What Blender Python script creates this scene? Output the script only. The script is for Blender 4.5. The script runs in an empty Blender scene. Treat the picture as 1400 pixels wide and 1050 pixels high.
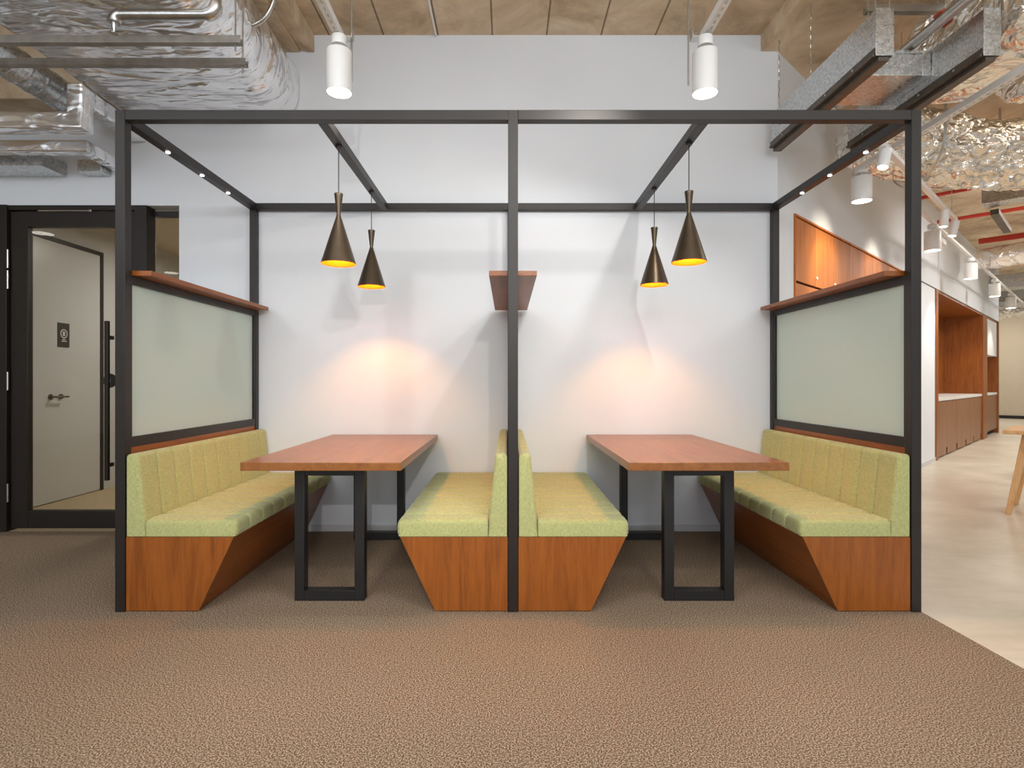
import bpy, bmesh, math, random
from mathutils import Vector, Matrix, noise
random.seed(7)
PI = math.pi
scene = bpy.context.scene
COL = scene.collection

# ------------------------------------------------------------------ helpers
def lin(r, g, b):
    f = lambda c: (c/255/12.92) if c/255 <= .04045 else ((c/255+.055)/1.055)**2.4
    return (f(r), f(g), f(b), 1.0)

class MB:
    """collects shapes, then links them as one mesh object"""
    def __init__(s, T=None):
        s.v = []; s.f = []; s.T = T
    def add(s, vs, fs):
        o = len(s.v)
        if s.T: vs = [s.T(*p) for p in vs]
        s.v += [tuple(p) for p in vs]
        s.f += [tuple(i+o for i in f) for f in fs]
        return s
    def box(s, x0, x1, y0, y1, z0, z1):
        vs = [(x, y, z) for z in (z0, z1) for y in (y0, y1) for x in (x0, x1)]
        return s.add(vs, [(0,2,3,1),(4,5,7,6),(0,1,5,4),(2,6,7,3),(0,4,6,2),(1,3,7,5)])
    def prism(s, poly, axis, a, b):
        n = len(poly); vs = []
        for c in (a, b):
            for p, q in poly:
                vs.append({'x': (c,p,q), 'y': (p,c,q), 'z': (p,q,c)}[axis])
        fs = [tuple(range(n)), tuple(range(2*n-1, n-1, -1))]
        fs += [(i, (i+1) % n, n+(i+1) % n, n+i) for i in range(n)]
        return s.add(vs, fs)
    def rings(s, rings, closed=True, caps=True):
        n = len(rings[0]); vs = [p for r in rings for p in r]; fs = []
        for k in range(len(rings)-1):
            for i in range(n if closed else n-1):
                j = (i+1) % n
                fs.append((k*n+i, k*n+j, (k+1)*n+j, (k+1)*n+i))
        if caps:
            fs.append(tuple(range(n-1, -1, -1)))
            fs.append(tuple((len(rings)-1)*n+i for i in range(n)))
        return s.add(vs, fs)
    def tube(s, pts, r, n=14, caps=True):
        pts = [Vector(p) for p in pts]
        rs = r if isinstance(r, (list, tuple)) else [r]*len(pts)
        out = []; prev = None
        for i, p in enumerate(pts):
            d = (pts[min(i+1, len(pts)-1)] - pts[max(i-1, 0)]).normalized()
            if prev is None:
                a = d.orthogonal().normalized()
                if abs(d.z) < .9: a = (Vector((0,0,1)) - d*d.z).normalized()
            else:
                a = (prev - d*prev.dot(d)).normalized()
            prev = a; b = d.cross(a)
            out.append([tuple(p + (a*math.cos(2*PI*k/n) + b*math.sin(2*PI*k/n))*rs[i]) for k in range(n)])
        return s.rings(out, True, caps)
    def lathe(s, c, prof, n=40, caps=False):
        out = [[(c[0]+r*math.cos(2*PI*k/n), c[1]+r*math.sin(2*PI*k/n), c[2]+z) for k in range(n)] for r, z in prof]
        return s.rings(out, True, caps)
    def build(s, name, mat, parent=None, bevel=0, smooth=None, seg=2):
        bm = bmesh.new()
        bv = [bm.verts.new(p) for p in s.v]
        for f in s.f:
            try: bm.faces.new([bv[i] for i in f])
            except ValueError: pass
        bmesh.ops.recalc_face_normals(bm, faces=bm.faces)
        if bevel:
            es = [e for e in bm.edges if len(e.link_faces) == 2 and e.calc_face_angle(0) > .5]
            bmesh.ops.bevel(bm, geom=es, offset=bevel, segments=seg, profile=.5, affect='EDGES', clamp_overlap=True)
        off = Vector((0,0,0))
        if parent is not None:
            r = parent
            while r is not None:
                off += r.location; r = r.parent
        else:
            xs = [v.co.x for v in bm.verts]; ys = [v.co.y for v in bm.verts]; zs = [v.co.z for v in bm.verts]
            off = Vector(((min(xs)+max(xs))/2, (min(ys)+max(ys))/2, min(zs)))
        for v in bm.verts: v.co -= off
        me = bpy.data.meshes.new(name); bm.to_mesh(me); bm.free()
        if smooth or bevel:
            for p in me.polygons: p.use_smooth = True
            me.set_sharp_from_angle(angle=math.radians(smooth or 20))
        me.materials.append(mat)
        o = bpy.data.objects.new(name, me); COL.objects.link(o)
        if parent is not None: o.parent = parent
        else: o.location = off
        return o

def tag(o, label, cat, group=None):
    o['label'] = label; o['category'] = cat
    if group: o['group'] = group
    return o
def thing(name, label, cat, loc, group=None):
    o = bpy.data.objects.new(name, None); o.empty_display_size = .1
    COL.objects.link(o); o.location = loc
    return tag(o, label, cat, group)
def struct(o):
    o['kind'] = 'structure'; return o
def dup(root, loc, label):
    """a copy of a thing with copies of its parts and sub-parts"""
    r = root.copy(); COL.objects.link(r); r.location = loc; r['label'] = label
    for ch in list(root.children):
        c = ch.copy(); COL.objects.link(c); c.parent = r
        for g in list(ch.children):
            d = g.copy(); COL.objects.link(d); d.parent = c
    return r

# rotated frame of the right-hand wall: t along the wall, n out into the room
CX, CY = 2.09, 4.41
UX, UY = .7266, .6871
def W(t, n, z): return (CX+UX*t+UY*n, CY+UY*t-UX*n, z)

# ------------------------------------------------------------------ materials
def mat_new(name):
    m = bpy.data.materials.new(name); m.use_nodes = True
    nt = m.node_tree; b = nt.nodes['Principled BSDF']
    return m, nt, b
def N(nt, t, **k):
    n = nt.nodes.new(t)
    for a, v in k.items(): setattr(n, a, v)
    return n
def coords(nt, scale=(1,1,1), rot=(0,0,0), obj=False):
    if obj:
        tc = N(nt, 'ShaderNodeTexCoord'); out = tc.outputs['Object']
    else:
        tc = N(nt, 'ShaderNodeNewGeometry'); out = tc.outputs['Position']
    mp = N(nt, 'ShaderNodeMapping'); mp.inputs['Scale'].default_value = scale; mp.inputs['Rotation'].default_value = rot
    nt.links.new(out, mp.inputs['Vector']); return mp.outputs['Vector']
def noise_tex(nt, vec, scale, detail=4, rough=.5, dist=0):
    n = N(nt, 'ShaderNodeTexNoise'); n.inputs['Scale'].default_value = scale
    n.inputs['Detail'].default_value = detail; n.inputs['Roughness'].default_value = rough; n.inputs['Distortion'].default_value = dist
    nt.links.new(vec, n.inputs['Vector']); return n.outputs['Fac']
def ramp(nt, fac, stops):
    r = N(nt, 'ShaderNodeValToRGB'); e = r.color_ramp.elements
    while len(e) < len(stops): e.new(.5)
    for i, (p, c) in enumerate(stops): e[i].position = p; e[i].color = c
    nt.links.new(fac, r.inputs['Fac']); return r.outputs['Color']
def bump(nt, b, h, strength, dist=.01):
    n = N(nt, 'ShaderNodeBump'); n.inputs['Strength'].default_value = strength; n.inputs['Distance'].default_value = dist
    nt.links.new(h, n.inputs['Height']); nt.links.new(n.outputs['Normal'], b.inputs['Normal'])
def mixc(nt, fac, a, b, mode='MIX'):
    m = N(nt, 'ShaderNodeMix', data_type='RGBA', blend_type=mode)
    for s, v in ((m.inputs[0], fac), (m.inputs[6], a), (m.inputs[7], b)):
        if hasattr(v, 'links'): nt.links.new(v, s)
        else: s.default_value = v
    return m.outputs[2]

def plain(name, c, rough=.5, metal=0, var=.06, scale=6, bmp=0, bscale=60):
    m, nt, b = mat_new(name)
    vec = coords(nt); f = noise_tex(nt, vec, scale)
    d = tuple(max(0, x*(1-var)) for x in c[:3])+(1,); u = tuple(min(1, x*(1+var)) for x in c[:3])+(1,)
    nt.links.new(ramp(nt, f, [(.3, d), (.7, u)]), b.inputs['Base Color'])
    b.inputs['Roughness'].default_value = rough; b.inputs['Metallic'].default_value = metal
    if bmp: bump(nt, b, noise_tex(nt, vec, bscale, 3), bmp, .004)
    return m

def wood(name, stops, axis='z', rough=.35, k=1):
    m, nt, b = mat_new(name)
    sc = {'x': (1.2,14,14), 'y': (14,1.2,14), 'z': (14,14,1.2)}[axis]
    vec = coords(nt, tuple(q*k for q in sc))
    f = noise_tex(nt, vec, 1.6, 7, .62, .9)
    f2 = noise_tex(nt, coords(nt, tuple(q*k*4 for q in sc)), 3, 3, .6)
    mx = N(nt, 'ShaderNodeMath', operation='MULTIPLY_ADD'); mx.inputs[1].default_value = .25
    nt.links.new(f2, mx.inputs[0])
    ad = N(nt, 'ShaderNodeMath', operation='MULTIPLY'); ad.inputs[1].default_value = .75
    nt.links.new(f, ad.inputs[0]); nt.links.new(ad.outputs[0], mx.inputs[2])
    nt.links.new(ramp(nt, mx.outputs[0], stops), b.inputs['Base Color'])
    b.inputs['Roughness'].default_value = rough
    bump(nt, b, f2, .08, .002)
    return m

M = {}
cherry = [(.28, lin(106,56,14)), (.5, lin(144,79,24)), (.75, lin(162,94,34))]
M['cherry_v'] = wood('cherry_upright', cherry, 'z')
M['cherry_y'] = wood('cherry_lengthwise', cherry, 'y')
M['cherry_top'] = wood('cherry_tabletop', [(.28, lin(112,66,28)), (.5, lin(142,88,40)), (.75, lin(160,104,52))], 'y', .28)
M['walnut_v'] = wood('brown_cabinet_wood', [(.28, lin(112,72,44)), (.5, lin(142,98,66)), (.75, lin(158,114,80))], 'z', .4, .6)
M['orange_v'] = wood('orange_cabinet_wood', [(.28, lin(146,78,22)), (.5, lin(186,106,34)), (.75, lin(200,120,46))], 'z', .5, .5)
M['oak'] = wood('pale_oak', [(.28, lin(176,130,80)), (.5, lin(212,168,114)), (.75, lin(226,188,136))], 'z', .45)
M['black'] = plain('black_powder_coat', lin(38,33,30), .42, .2, .1, 8)
M['leg_black'] = plain('black_leg_metal', lin(30,29,29), .45, .2, .1, 8)
M['door_black'] = plain('black_door_frame', lin(34,29,27), .45, .1, .1, 8)
M['white_wall'] = plain('white_wall_paint', (.75,.785,.83,1), .75, 0, .015, 2)
M['warm_wall'] = plain('beige_wall_paint', lin(206,192,168), .7, 0, .02, 2)
M['skirting'] = plain('grey_skirting', (.62,.63,.65,1), .5, 0, .02)
M['white_metal'] = plain('white_enamel', (.84,.84,.83,1), .35, 0, .02)
M['steel'] = plain('zinc_steel', (.56,.56,.54,1), .3, 1, .1, 20)
M['strut'] = plain('dull_galvanised_strut', (.33,.31,.275,1), .45, .45, .2, 14)
M['dark_steel'] = plain('dark_steel_rail', (.13,.11,.09,1), .45, .7, .15, 12)
M['chrome'] = plain('brushed_chrome', (.6,.6,.6,1), .2, 1, .03)
M['red'] = plain('red_pipe_paint', lin(196,58,40), .4, 0, .08)
M['rust'] = plain('rust_red_clamp', lin(176,62,34), .5, .1, .15)
M['gold'] = plain('gold_lining', lin(176,96,26), .4, .5, .04)
M['bronze'] = plain('bronze_black_shade', lin(92,80,66), .34, .8, .12, 10)
M['white_stone'] = plain('white_counter_stone', (.82,.82,.8,1), .3, 0, .03, 12)
M['room_wall'] = plain('grey_meeting_room_panel', lin(204,206,206), .3, 0, .02, 2)
M['paper'] = plain('white_sticker', (.8,.8,.8,1), .5)
M['dark_sign'] = plain('charcoal_sign', lin(48,46,43), .5)
M['plug'] = plain('white_plastic', (.8,.8,.8,1), .4)
M['wire'] = plain('black_cable', (.015,.015,.015,1), .5)
M['shadow_gap'] = plain('black_recess', (.01,.01,.01,1), .8)

def m_galv():
    m, nt, b = mat_new('galvanised_sheet')
    vec = coords(nt)
    v = N(nt, 'ShaderNodeTexVoronoi'); v.inputs['Scale'].default_value = 95; nt.links.new(vec, v.inputs['Vector'])
    sp = N(nt, 'ShaderNodeSeparateColor'); nt.links.new(v.outputs['Color'], sp.inputs[0])
    nt.links.new(ramp(nt, sp.outputs[0], [(0, (.48,.49,.49,1)), (1, (.74,.75,.75,1))]), b.inputs['Base Color'])
    b.inputs['Metallic'].default_value = 1
    nt.links.new(ramp(nt, sp.outputs[1], [(0, (.26,)*3+(1,)), (1, (.4,)*3+(1,))]), b.inputs['Roughness'])
    bump(nt, b, noise_tex(nt, vec, 3, 2), .15, .02)
    return m
M['galv'] = m_galv()
def m_foil(name, c, r=.24, sc=9, st=.8, metal=.8, st3=(1,1,1), dist=.05):
    m, nt, b = mat_new(name)
    vec = coords(nt, st3)
    wv = noise_tex(nt, vec, 2.5, 3, .5)
    ofs = N(nt, 'ShaderNodeVectorMath', operation='ADD'); nt.links.new(vec, ofs.inputs[0])
    sc3 = N(nt, 'ShaderNodeVectorMath', operation='SCALE'); sc3.inputs['Scale'].default_value = .35
    tn_ = N(nt, 'ShaderNodeTexNoise'); tn_.inputs['Scale'].default_value = 3; nt.links.new(vec, tn_.inputs['Vector'])
    nt.links.new(tn_.outputs['Color'], sc3.inputs[0]); nt.links.new(sc3.outputs[0], ofs.inputs[1])
    hs = None
    for k, wgt in ((sc, 1.0), (sc*2.7, .4), (sc*6, .14)):
        v = N(nt, 'ShaderNodeTexVoronoi'); v.inputs['Scale'].default_value = k; nt.links.new(ofs.outputs[0], v.inputs['Vector'])
        mu = N(nt, 'ShaderNodeMath', operation='MULTIPLY_ADD'); mu.inputs[1].default_value = wgt
        nt.links.new(v.outputs['Distance'], mu.inputs[0])
        if hs is None: nt.links.new(wv, mu.inputs[2])
        else: nt.links.new(hs, mu.inputs[2])
        hs = mu.outputs[0]
    b.inputs['Base Color'].default_value = c
    b.inputs['Metallic'].default_value = metal; b.inputs['Roughness'].default_value = r
    bump(nt, b, hs, st, dist)
    return m
M['foil_white'] = m_foil('smooth_white_foil', (.96,.96,.97,1), .22, 2.6, .8, .85, (.55,1.8,1.2), .045)
M['foil_warm'] = m_foil('crumpled_foil', (.97,.95,.90,1), .2, 5, .9, .85, (.7,1.3,1.3), .045)

def m_carpet():
    m, nt, b = mat_new('brown_flecked_carpet')
    vec = coords(nt)
    f = noise_tex(nt, vec, 185, 2, .6)
    big = noise_tex(nt, vec, 1.2, 3)
    c = ramp(nt, f, [(.37, lin(78,65,55)), (.5, lin(132,113,95)), (.63, lin(192,173,149))])
    c2 = ramp(nt, big, [(.3, (.93,.93,.93,1)), (.7, (1,1,1,1))])
    nt.links.new(mixc(nt, 1, c, c2, 'MULTIPLY'), b.inputs['Base Color'])
    b.inputs['Roughness'].default_value = .95; b.inputs['Specular IOR Level'].default_value = .1
    bump(nt, b, f, .08, .003)
    return m
M['carpet'] = m_carpet()
def m_floor():
    m, nt, b = mat_new('pale_polished_floor')
    f = noise_tex(nt, coords(nt, (1,1,1), (0,0,.8)), 1.5, 6, .6)
    g = noise_tex(nt, coords(nt, (1.5,9,1), (0,0,.82)), 2.2, 5, .6)
    c = ramp(nt, f, [(.3, lin(196,186,166)), (.7, lin(220,212,196))])
    c2 = ramp(nt, g, [(.3, (.9,.9,.89,1)), (.65, (1,1,1,1))])
    nt.links.new(mixc(nt, 1, c, c2, 'MULTIPLY'), b.inputs['Base Color'])
    b.inputs['Roughness'].default_value = .32
    return m
M['floor'] = m_floor()
M['room_floor'] = plain('tan_room_carpet', lin(186,166,134), .9, 0, .1, 40)
def m_concrete(name='raw_concrete_ceiling', joints=True):
    m, nt, b = mat_new(name)
    vec = coords(nt)
    f = noise_tex(nt, vec, 2.2, 8, .68, .6)
    c = ramp(nt, f, [(.28, lin(168,146,118)), (.5, lin(214,193,164)), (.72, lin(238,224,200))])
    if joints:
        sx = N(nt, 'ShaderNodeSeparateXYZ'); nt.links.new(vec, sx.inputs[0])
        a = N(nt, 'ShaderNodeMath', operation='MULTIPLY_ADD'); a.inputs[1].default_value = 1/.42; a.inputs[2].default_value = 100.29
        nt.links.new(sx.outputs[0], a.inputs[0])
        fr = N(nt, 'ShaderNodeMath', operation='FRACT'); nt.links.new(a.outputs[0], fr.inputs[0])
        j = ramp(nt, fr.outputs[0], [(0, (.3,.27,.25,1)), (.02, (.32,.29,.27,1)), (.04, (1,1,1,1))])
        c = mixc(nt, 1, c, j, 'MULTIPLY')
    nt.links.new(c, b.inputs['Base Color']); b.inputs['Roughness'].default_value = .85
    bump(nt, b, noise_tex(nt, vec, 14, 6, .7), .25, .01)
    return m
M['concrete'] = m_concrete(); M['concrete_plain'] = m_concrete('raw_concrete_beam', False)
def m_fabric():
    m, nt, b = mat_new('green_linen_upholstery')
    a = noise_tex(nt, coords(nt, (60,60,420)), 1, 3, .6)
    c = noise_tex(nt, coords(nt, (420,420,60)), 1, 3, .6)
    ad = N(nt, 'ShaderNodeMath', operation='ADD'); nt.links.new(a, ad.inputs[0]); nt.links.new(c, ad.inputs[1])
    hf = N(nt, 'ShaderNodeMath', operation='MULTIPLY'); hf.inputs[1].default_value = .5; nt.links.new(ad.outputs[0], hf.inputs[0])
    nt.links.new(ramp(nt, hf.outputs[0], [(.36, lin(146,150,98)), (.5, lin(172,174,118)), (.62, lin(190,192,138))]), b.inputs['Base Color'])
    b.inputs['Roughness'].default_value = .9; b.inputs['Specular IOR Level'].default_value = .15
    b.inputs['Sheen Weight'].default_value = .25
    bump(nt, b, hf.outputs[0], .3, .002)
    return m
M['fabric'] = m_fabric()
def m_emit(name, c, s):
    m, nt, b = mat_new(name)
    b.inputs['Base Color'].default_value = c; b.inputs['Emission Color'].default_value = c; b.inputs['Emission Strength'].default_value = s
    return m
M['lens'] = m_emit('lit_lens', (1,.93,.82,1), 9)
M['bulb'] = m_emit('lit_warm_bulb', (1,.62,.25,1), 5)
M['dot'] = m_emit('lit_pin_light', (1,.96,.9,1), 10)
def m_frost():
    m, nt, b = mat_new('frosted_green_glass')
    out = nt.nodes['Material Output']; nt.nodes.remove(b)
    d = N(nt, 'ShaderNodeBsdfDiffuse'); d.inputs[0].default_value = (.80,.94,.88,1)
    t = N(nt, 'ShaderNodeBsdfTranslucent'); t.inputs[0].default_value = (.84,.95,.88,1)
    g = N(nt, 'ShaderNodeBsdfGlossy'); g.inputs['Roughness'].default_value = .25
    m1 = N(nt, 'ShaderNodeMixShader'); m1.inputs[0].default_value = .4
    nt.links.new(d.outputs[0], m1.inputs[1]); nt.links.new(t.outputs[0], m1.inputs[2])
    fr = N(nt, 'ShaderNodeFresnel'); fr.inputs[0].default_value = 1.4
    m2 = N(nt, 'ShaderNodeMixShader')
    nt.links.new(fr.outputs[0], m2.inputs[0]); nt.links.new(m1.outputs[0], m2.inputs[1]); nt.links.new(g.outputs[0], m2.inputs[2])
    nt.links.new(m2.outputs[0], out.inputs[0]); return m
M['frost'] = m_frost()
def m_glass():
    m, nt, b = mat_new('clear_door_glass')
    out = nt.nodes['Material Output']; nt.nodes.remove(b)
    t = N(nt, 'ShaderNodeBsdfTransparent'); t.inputs[0].default_value = (.93,.93,.91,1)
    g = N(nt, 'ShaderNodeBsdfGlossy'); g.inputs['Roughness'].default_value = .01
    fr = N(nt, 'ShaderNodeFresnel'); fr.inputs[0].default_value = 1.6
    mx = N(nt, 'ShaderNodeMixShader')
    ge = N(nt, 'ShaderNodeNewGeometry'); iv = N(nt, 'ShaderNodeMath', operation='SUBTRACT'); iv.inputs[0].default_value = 1
    ml = N(nt, 'ShaderNodeMath', operation='MULTIPLY'); nt.links.new(ge.outputs['Backfacing'], iv.inputs[1])
    nt.links.new(fr.outputs[0], ml.inputs[0]); nt.links.new(iv.outputs[0], ml.inputs[1])
    nt.links.new(ml.outputs[0], mx.inputs[0]); nt.links.new(t.outputs[0], mx.inputs[1]); nt.links.new(g.outputs[0], mx.inputs[2])
    nt.links.new(mx.outputs[0], out.inputs[0]); return m
M['glass'] = m_glass()

# ------------------------------------------------------------------ setting
WY = 4.41
struct(MB().box(-9, 26, -6, 27, -.15, -.006).build('floor', M['floor']))
struct(MB().box(-9, 2.08, -6, WY, -.006, 0).build('floor_carpet', M['carpet']))
struct(MB().box(-9, 1.96, -6, WY+.15, 3.834, 4.0).build('ceiling', M['concrete']))
struct(MB().box(1.96, 26, -6, 27, 3.707, 4.0).build('ceiling_lowered', M['concrete_plain']))
b = MB().box(-1.80, -1.60, -6, WY, 3.70, 3.834); b.box(-1.60, -1.545, -6, WY, 3.715, 3.834); b.box(-1.545, -1.49, -6, WY, 3.70, 3.834)
struct(b.build('trim_1', M['concrete_plain'], bevel=.006))
struct(MB().box(-9, -2.96, 4.12, WY, 3.20, 3.834).build('trim_2', M['concrete_plain'], bevel=.008))
DX0, DX1, DZ = -3.93, -2.536, 2.517
b = MB()
b.box(-9, DX0, WY, WY+.15, 0, 3.834)
b.box(DX0, DX1, WY, WY+.15, DZ, 3.834)
b.prism([(DX1,WY),(CX,WY),(CX-.0687,WY+.0727),(CX-.0687,WY+.15),(DX1,WY+.15)], 'z', 0, 3.834)
struct(b.build('wall_back', M['white_wall']))
struct(MB().box(DX1, CX-.004, WY-.012, WY, 0, .05).build('baseboard_back', M['skirting'], bevel=.003))
struct(MB().box(-9, DX0, WY-.012, WY, 0, .05).build('baseboard_back_left', M['skirting'], bevel=.003))
struct(MB().box(-9.15, -9, -6, WY+.15, 0, 4.0).build('wall_left', M['warm_wall']))

# right-hand wall with its openings
b = MB(W)
b.box(0, 12.7, -.1, 0, 2.52, 3.707)
b.box(0, .325, -.1, 0, 0, 2.52)
b.box(4.18, 5.75, -.1, 0, 0, 2.52)
b.box(12.55, 12.7, -.1, 0, 0, 2.52)
struct(b.build('wall_right', M['white_wall']))
struct(MB(W).box(4.18, 5.75, 0, .012, -.006, .05).build('baseboard_right', M['skirting'], bevel=.003))
struct(MB(W).box(4.18, 12.7, .0, .008, 2.512, 2.524).build('trim_3', M['dark_steel']))
struct(MB(W).box(19.2, 19.35, -6, 9, 0, 3.707).build('wall_far', M['warm_wall']))
struct(MB(W).box(19.18, 19.2, -6, 9, -.006, .09).build('baseboard_far', M['door_black']))

# meeting room behind the glazed door
struct(MB().box(-4.5, -4.35, WY+.15, 8.6, 0, 3.0).build('wall_room_left', M['room_wall']))
struct(MB().box(-4.5, -1.6, 8.6, 8.75, 0, 3.0).build('wall_room_back', M['warm_wall']))
struct(MB().box(-1.75, -1.6, WY+.15, 8.6, 0, 3.0).build('wall_room_right', M['warm_wall']))
struct(MB().box(-4.35, -1.75, WY+.15, 8.6, 2.80, 2.95).build('ceiling_room', M['warm_wall']))
struct(MB().box(-4.35, -1.75, WY+.002, 8.6, -.006, .002).build('floor_room', M['room_floor']))

# white door in the meeting room's side wall
d2 = bpy.data.objects.new('door_2', None); COL.objects.link(d2); d2.location = (-4.35, 5.5, 0); struct(d2)
MB().box(-4.352, -4.325, 4.70, 6.06, .01, 2.49).build('door_leaf', M['room_wall'], d2, .003)
b = MB().box(-4.352, -4.315, 6.06, 6.10, 0, 2.53); b.box(-4.352, -4.315, 4.70, 6.06, 2.49, 2.53)
b.build('door_frame', M['door_black'], d2)
b = MB()
b.tube([(-4.325,5.40,1.01),(-4.318,5.40,1.01)], .028, 18)
b.tube([(-4.318,5.40,1.01),(-4.27,5.40,1.01),(-4.265,5.41,1.01),(-4.265,5.55,1.01)], .009, 10)
b.tube([(-4.325,5.52,1.012),(-4.31,5.52,1.012)], .024, 18)
b.build('door_handle', M['dark_steel'], d2, smooth=40)
# name plate
sg = tag(MB().box(-4.325, -4.319, 5.485, 5.63, 1.49, 1.725).build('wall_sign', M['dark_sign'], bevel=.001),
    'charcoal sign plate with ringed white letter on the white door behind the glass', 'sign')
ring = MB()
out = []
for k in range(41):
    a = 2*PI*k/40; cc, ss = math.cos(a), math.sin(a)
    out.append([(-4.3175, 5.558+cc*.044, 1.622+ss*.044), (-4.3175, 5.558+cc*.036, 1.622+ss*.036), (-4.319, 5.558+cc*.036, 1.622+ss*.036), (-4.319, 5.558+cc*.044, 1.622+ss*.044)])
ring.rings(out, True, False); ring.build('ring_mark', M['paper'], sg)
def glyph_b(b, P, h):
    """letter B from strokes; P maps (right, up) to space"""
    w = h*.66; k = h*.2
    def q(x0, x1, z0, z1):
        a = [P(x, z, d) for d in (0, 1) for z in (z0, z1) for x in (x0, x1)]
        b.add(a, [(0,2,3,1),(4,5,7,6),(0,1,5,4),(2,6,7,3),(0,4,6,2),(1,3,7,5)])
    q(-w/2, -w/2+k, -h/2, h/2)
    for z in (-h/2, -k/2, h/2-k): q(-w/2+k, w/2-k*.4, z, z+k)
    q(w/2-k, w/2, -h/2+k*.6, -k*.3); q(w/2-k, w/2, k*.3, h/2-k*.6)
b = MB(); glyph_b(b, lambda r, u, d: (-4.319+.0015*d, 5.558+r, 1.622+u), .044); b.build('letter_mark', M['paper'], sg)
b = MB()
for (a0, a1, z) in ((-.018,-.004,1.562),(.002,.018,1.562),(-.03,.034,1.545)):
    b.box(-4.319, -4.3175, 5.558+a0, 5.558+a1, z, z+.008)
b.build('caption_mark', M['paper'], sg)

# glazed black door and its sidelight
d1 = bpy.data.objects.new('door_1', None); COL.objects.link(d1); d1.location = (-3.36, WY, 0); struct(d1)
b = MB()
b.box(-3.93, -3.845, WY-.03, WY+.12, 0, DZ-.001); b.box(-2.875, -2.779, WY-.015, WY+.10, 0, DZ-.001)
b.box(-3.845, -2.875, WY-.015, WY+.12, 2.478, DZ-.001); b.box(-2.779, -2.538, WY+.08, WY+.13, 2.455, 2.497)
b.box(-2.779, -2.538, WY+.08, WY+.13, 0, .06)
b.build('door_frame', M['door_black'], d1, .003)
b = MB()
b.box(-3.838, -3.706, WY, WY+.05, .02, 2.470); b.box(-3.0, -2.882, WY, WY+.05, .02, 2.470)
b.box(-3.706, -3.0, WY, WY+.05, 2.352, 2.470); b.box(-3.706, -3.0, WY, WY+.05, .02, .158)
b.build('door_leaf', M['door_black'], d1, .003)
MB().box(-3.706, -3.0, WY+.02, WY+.03, .158, 2.352).build('door_glass', M['glass'], d1)
b = MB().box(-3.075, -3.045, WY-.06, WY-.035, .40, 1.62); b.box(-3.07, -3.05, WY-.035, WY+.02, .5, .53); b.box(-3.07, -3.05, WY-.035, WY+.02, 1.48, 1.51)
b.build('pull_handle', M['door_black'], d1, .003)
b = MB().box(-3.62, -3.215, WY-.012, WY, 2.468, 2.480); b.box(-3.225, -3.205, WY-.016, WY, 2.464, 2.484)
b.build('door_closer', M['chrome'], d1, .002)
for z in (2.10, 1.94, 1.16, .30):
    b = MB().tube([(-3.842, WY-.022, z-.07), (-3.842, WY-.022, z+.07)], .008, 10); b.build('hinge', M['steel'], d1, smooth=40)
st = MB(); st.tube([(-3.083, WY+.0195, 1.163), (-3.083, WY+.0185, 1.163)], .055, 28)
sto = st.build('door_sticker', M['dark_sign'], d1)
b = MB(); glyph_b(b, lambda r, u, d: (-3.093+r, WY+.0185-.001*d, 1.163+u), .034); b.build('letter_mark', M['paper'], sto)
w1 = struct(MB().box(-2.779, -2.538, WY+.10, WY+.108, .06, 2.455).build('window_1', M['glass']))

# ------------------------------------------------------------------ booth frame
FY0, FY1, BY0, BY1 = 2.86, 2.91, 4.353, 4.403
PX = [(-1.967, -1.917), (.004, .054), (2.027, 2.077)]
TZ0, TZ1 = 2.469, 2.519
fr = thing('booth_enclosure', 'black steel post and beam frame enclosing the two dining booths', 'frame', (.055, 2.86, 0))
for (a, c) in PX:
    MB().box(a, c, FY0, FY1, 0, TZ1).build('post', M['black'], fr, .002)
for (a, c) in PX:
    MB().box(a, c, BY0, BY1, 0, TZ1).build('post', M['black'], fr, .002)
for (a, c) in ((PX[0][1], PX[1][0]), (PX[1][1], PX[2][0])):
    MB().box(a, c, FY0, FY1, TZ0, TZ1).build('top_rail', M['black'], fr, .002)
    MB().box(a, c, BY0, BY1, TZ0, TZ1).build('top_rail', M['black'], fr, .002)
for i in (0, 2):
    a, c = PX[i]
    r = MB().box(a, c, FY1, BY0, TZ0, TZ1).build('side_rail', M['black'], fr, .002)
    for y in (3.265, 3.63, 3.97):
        x = (a+c)/2
        MB().tube([(x,y,TZ0+.001),(x,y,TZ0-.004)], .012, 16).build('pin_light', M['dot'], r)
for x in (-.94, 1.0):
    MB().box(x-.025, x+.025, FY1, BY0, TZ0, TZ1).build('cross_beam', M['black'], fr, .002)
for i, (a, c) in enumerate(PX):
    b = MB().box(a+.003, c-.003, FY1, BY0, 1.656, 1.699); b.box(a+.003, c-.003, FY1, BY0, .822, .873)
    b.box(a+.003, c-.003, FY1, FY1+.012, .873, 1.656); b.box(a+.003, c-.003, BY0-.022, BY0, .873, 1.656)
    pf = b.build('pane_frame', M['black'], fr, .002)
    MB().box(a+.02, a+.03, FY1+.012, BY0-.022, .873, 1.656).build('frosted_pane', M['frost'], fr)
    x0, x1 = {0: (a, a+.143), 1: (a-.098, c+.098), 2: (c-.143, c)}[i]
    MB().box(x0, x1, 2.925, 4.36 if i != 1 else 4.352, 1.699, 1.725).build('ledge', M['cherry_y'], fr, .002)
    MB().box(a+.008, c-.008, FY1, BY0, .02, .822).build('backboard', M['cherry_y'], fr)

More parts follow.
